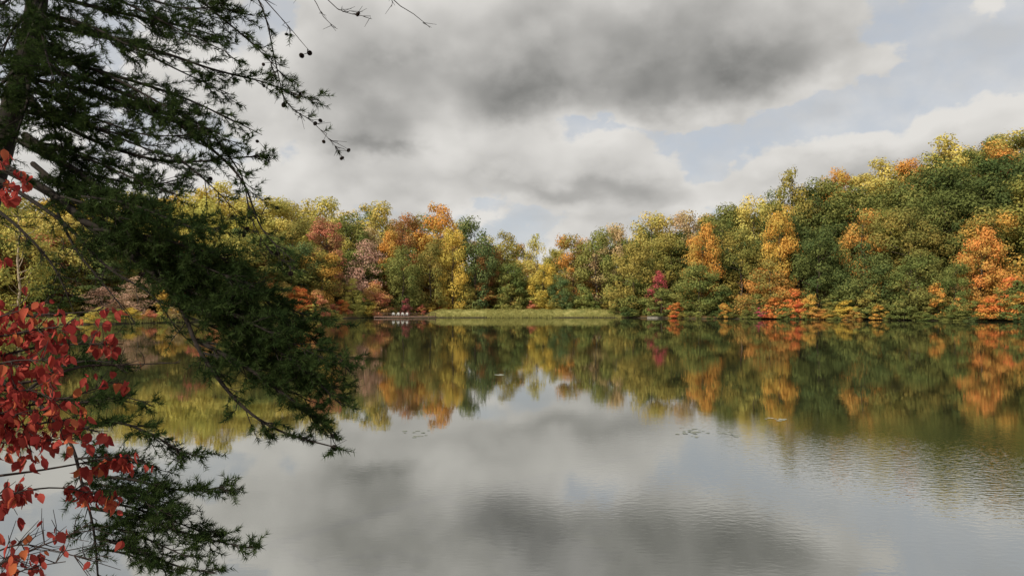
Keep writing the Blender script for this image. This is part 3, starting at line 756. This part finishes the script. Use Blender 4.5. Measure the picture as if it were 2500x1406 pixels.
# further limbs filling the crown between the main ones
for y0, ends in ((-60, [(420, 60), (560, 130)]), (30, [(380, 140), (560, 230)]), (110, [(330, 260), (540, 330)]), (190, [(420, 300), (580, 350)]),
                 (270, [(300, 330), (460, 400)]), (340, [(350, 430), (440, 480)])):
    for ex, ey in ends:
        x0_ = 95-(y0)*.2; dd_ = U(6.1, 6.9)
        PB.append(([(x0_, y0, 7.1), (x0_*.6+ex*.4, y0*.6+ey*.4-15, (7.1+dd_)/2), (x0_*.25+ex*.75, y0*.25+ey*.75-5, dd_+.1), (ex, ey, dd_)], .02, .003, .85, .44, .1, 0))
for sx, sy, ex, ey in ((200, 480, 480, 560), (230, 560, 580, 640), (300, 600, 620, 700), (340, 640, 740, 810), (380, 680, 700, 850), (430, 730, 800, 880),
                       (450, 770, 715, 930), (480, 830, 810, 950), (490, 860, 765, 985), (330, 630, 550, 760), (150, 480, 390, 600), (420, 720, 630, 850), (360, 660, 660, 770), (250, 560, 500, 660)):
    dd_ = U(5.4, 5.9)
    PB.append(([(sx, sy, 6), (sx*.65+ex*.35+10, sy*.65+ey*.35-12, dd_+.1), (sx*.3+ex*.7, sy*.3+ey*.7-8, dd_), (ex, ey, dd_)], .012, .003, 1.45, .36, .03, 0))
for sx, sy, ex, ey in ((185, 1120, 390, 1140), (200, 1180, 440, 1240), (225, 1280, 460, 1360), (235, 1340, 420, 1400), (215, 1220, 500, 1300)):
    PB.append(([(sx, sy, 5.7), (sx*.6+ex*.4, sy*.6+ey*.4-12, 5.5), (ex, ey, 5.4)], .011, .003, 1.5, .27, .05, 0))
for a in PB: pine_branch(*a)
print('brushes', NB[0])

# ------------------------------------------------------------------ red dogwood
dbase = Vector((-3.6, 3.5, .55))
dog = link('dogwood_tree', None); dog.location = dbase
tag(dog, 'red-leaved dogwood reaching in at the lower left in front of the pine', 'tree')
g = Geo(); st = smooth([dbase, P(-320, 1300, 3.7), P(-260, 1000, 3.8), P(-230, 700, 3.9), P(-210, 400, 4), P(-200, 250, 4)], .15)
g.tube(st, lin(.05, .02, len(st)), 8); link('trunk', g.mesh('trunk', TWIG, dbase, True), dog)
g = Geo(); g.tube([Vector((0, 0, z)) for z in (-.005, -.0035, 0, .0035, .005)], [.0008, .004, .0055, .004, .0008], 6); BERM = g.mesh('berry', BERRY, smooth=True)
LT = np.array([(0, 0, 0), (.25, 0, -.01), (.55, 0, -.05), (.8, 0, -.13), (1, 0, -.24),
               (.22, .25, .08), (.52, .31, .07), (.8, .17, -.05), (.22, -.25, .08), (.52, -.31, .07), (.8, -.17, -.05)])
LF = np.array([(0, 1, 5), (1, 6, 5), (1, 2, 6), (2, 7, 6), (2, 3, 7), (3, 4, 7), (0, 8, 1), (1, 8, 9), (1, 9, 2), (2, 9, 10), (2, 10, 3), (3, 10, 4)])
def dog_branch(ctrl, r0=.012, dens=1.0, leafp=.9, tw=.16, berries=0, t0=.35, sag=1.2):
    pts = smooth([P(*c) for c in ctrl], .05); g = Geo(); g.tube(pts, lin(r0, .002, len(pts)), 5)
    L = sum((pts[i+1]-pts[i]).length for i in range(len(pts)-1)); LV = []; LFc = []; tn = []; bp = []
    def leaf(p):
        ax = (rdir()*.75+Vector((0, 0, -sag))).normalized(); nr = rdir(); nr = (nr-ax*nr.dot(ax))
        nr = (nr+Vector((-.1, -.25, 0))); nr -= ax*nr.dot(ax); nr.normalize(); bi = nr.cross(ax)
        s = U(.036, .070); wd = U(.8, 1.25); cu = U(-.8, 2.6); p0 = p+ax*.012
        M3 = np.array([tuple(ax), tuple(bi), tuple(nr)]); loc = LT*np.array([1, wd, cu])*s
        n0 = len(LV)*11; LV.append(loc@M3+np.array(tuple(p0))); LFc.append(LF+n0); tn.extend([U(0, 1)]*11)
    for i in range(int(L/.04*dens)):
        t = t0+(1-t0)*U(0, 1); k = min(len(pts)-2, int(t*(len(pts)-1))); p = pts[k]; tan = (pts[k+1]-pts[k]).normalized()
        dr = (tan*.5+rdir()*.7+Vector((0, 0, .1))).normalized(); l = tw*U(.4, 1.1); e = p+dr*l
        m_ = p.lerp(e, .5)+rdir()*.01
        g.tube([p, m_, e], [.003, .0022, .0014], 3)
        for q in (m_, m_.lerp(e, .6), e, e):
            if random.random() < leafp: leaf(q)
        if random.random() < berries: bp.append(e)
    bo = link('branch', g.mesh('branch', TWIG, dbase, True), dog)
    if LV:
        V = np.concatenate(LV)-np.array(tuple(dbase)); link('leaves', np_mesh('leaves', V, np.concatenate(LFc), REDL, {'tone': tn}, True), bo)
    for p in bp:
        for _ in range(2): link('berry', BERM, bo, p+rdir()*.009-dbase)
DB = [
 ([(-235, 760, 3.9), (-80, 775, 3.9), (60, 770, 3.95), (170, 765, 4), (260, 755, 4)], .012, 1.4, .65, .14),
 ([(-240, 840, 3.9), (-60, 830, 3.8), (60, 810, 3.8), (120, 800, 3.8), (190, 800, 3.8)], .012, 1.5, .7, .14),
 ([(-245, 880, 3.9), (-60, 880, 3.9), (80, 850, 4), (190, 840, 4), (300, 840, 4.05)], .012, 1.3, .55, .13, .08),
 ([(-250, 960, 3.8), (-80, 950, 3.8), (80, 930, 3.9), (200, 895, 4), (320, 890, 4), (440, 885, 4.1)], .012, .8, .12, .10, .12, .3),
 ([(-250, 1010, 3.8), (-60, 1000, 3.8), (100, 985, 3.9), (200, 960, 3.9), (290, 925, 4)], .012, 1.3, .55, .13, .15),
 ([(-255, 1060, 3.8), (-80, 1050, 3.7), (60, 1040, 3.7), (140, 1030, 3.7), (215, 1050, 3.75)], .012, 1.6, .7, .14),
 ([(-260, 1100, 3.8), (-60, 1080, 3.7), (40, 1080, 3.65), (120, 1075, 3.65), (180, 1070, 3.65)], .012, 1.5, .65, .13),
 ([(-260, 1000, 3.8), (-60, 960, 3.65), (40, 950, 3.6), (100, 960, 3.6), (150, 985, 3.6)], .012, 1.6, .7, .15),
 ([(-250, 920, 3.8), (-60, 900, 3.7), (40, 880, 3.65), (120, 880, 3.65)], .012, 1.6, .7, .15),
 ([(-250, 800, 3.9), (-90, 800, 3.8), (10, 770, 3.75), (80, 750, 3.75)], .012, 1.4, .65, .14),
 ([(-255, 980, 3.8), (-90, 1000, 3.7), (0, 1010, 3.6), (70, 1010, 3.6)], .012, 1.6, .7, .14),
 ([(-260, 1190, 3.8), (-80, 1170, 3.8), (80, 1150, 3.8), (200, 1130, 3.8), (280, 1115, 3.8), (355, 1125, 3.8)], .01, .8, .5, .07, .05, .75),
 ([(-280, 1300, 3.7), (-100, 1250, 3.6), (10, 1205, 3.6), (60, 1205, 3.6)], .009, 1.5, .75, .11, 0, .5),
 ([(-290, 1450, 3.7), (-60, 1400, 3.6), (80, 1340, 3.6), (180, 1300, 3.6), (225, 1270, 3.6)], .009, .9, .14, .2, 0, .4),
 ([(-300, 1500, 3.6), (-80, 1450, 3.5), (60, 1390, 3.5), (160, 1370, 3.5)], .009, 1.4, .45, .13, 0, .4),
 ([(-300, 1480, 3.6), (-80, 1410, 3.5), (30, 1360, 3.5), (80, 1340, 3.5)], .009, 1.0, .35, .14, 0, .45),
 ([(-290, 1400, 3.7), (-80, 1370, 3.6), (40, 1330, 3.6), (120, 1340, 3.6), (230, 1370, 3.6)], .008, .9, .08, .2, 0, .3),
 ([(-270, 1250, 3.8), (-60, 1220, 3.8), (120, 1190, 3.9), (230, 1205, 3.9), (295, 1220, 3.9)], .009, .8, .6, .06, .05, .76),
 ([(-215, 440, 4), (-90, 400, 4), (-15, 410, 4), (55, 435, 4)], .01, 1.7, .7, .12, 0, .45),
 ([(-215, 470, 4), (-90, 450, 3.9), (-20, 460, 3.9), (25, 470, 3.9)], .01, 1.3, .6, .12, 0, .5),
 ([(-225, 620, 4), (-100, 600, 4), (-40, 610, 4), (-10, 620, 4)], .01, .9, .5, .1, 0, .5),
]
for a in DB: dog_branch(*a)

# ------------------------------------------------------------------ camera and view
cam = bpy.data.cameras.new('camera'); co = link('camera', cam); co.location = (0, 0, H); co.rotation_euler = (math.radians(90), 0, 0)
cam.sensor_width = 36; cam.lens = 36*F/2500; cam.shift_y = (HZ-703)/2500; cam.clip_start = .05; cam.clip_end = 6000
scene.camera = co
scene.view_settings.view_transform = 'Standard'; scene.view_settings.look = 'None'; scene.view_settings.exposure = 0
print('trees', len(TREES))
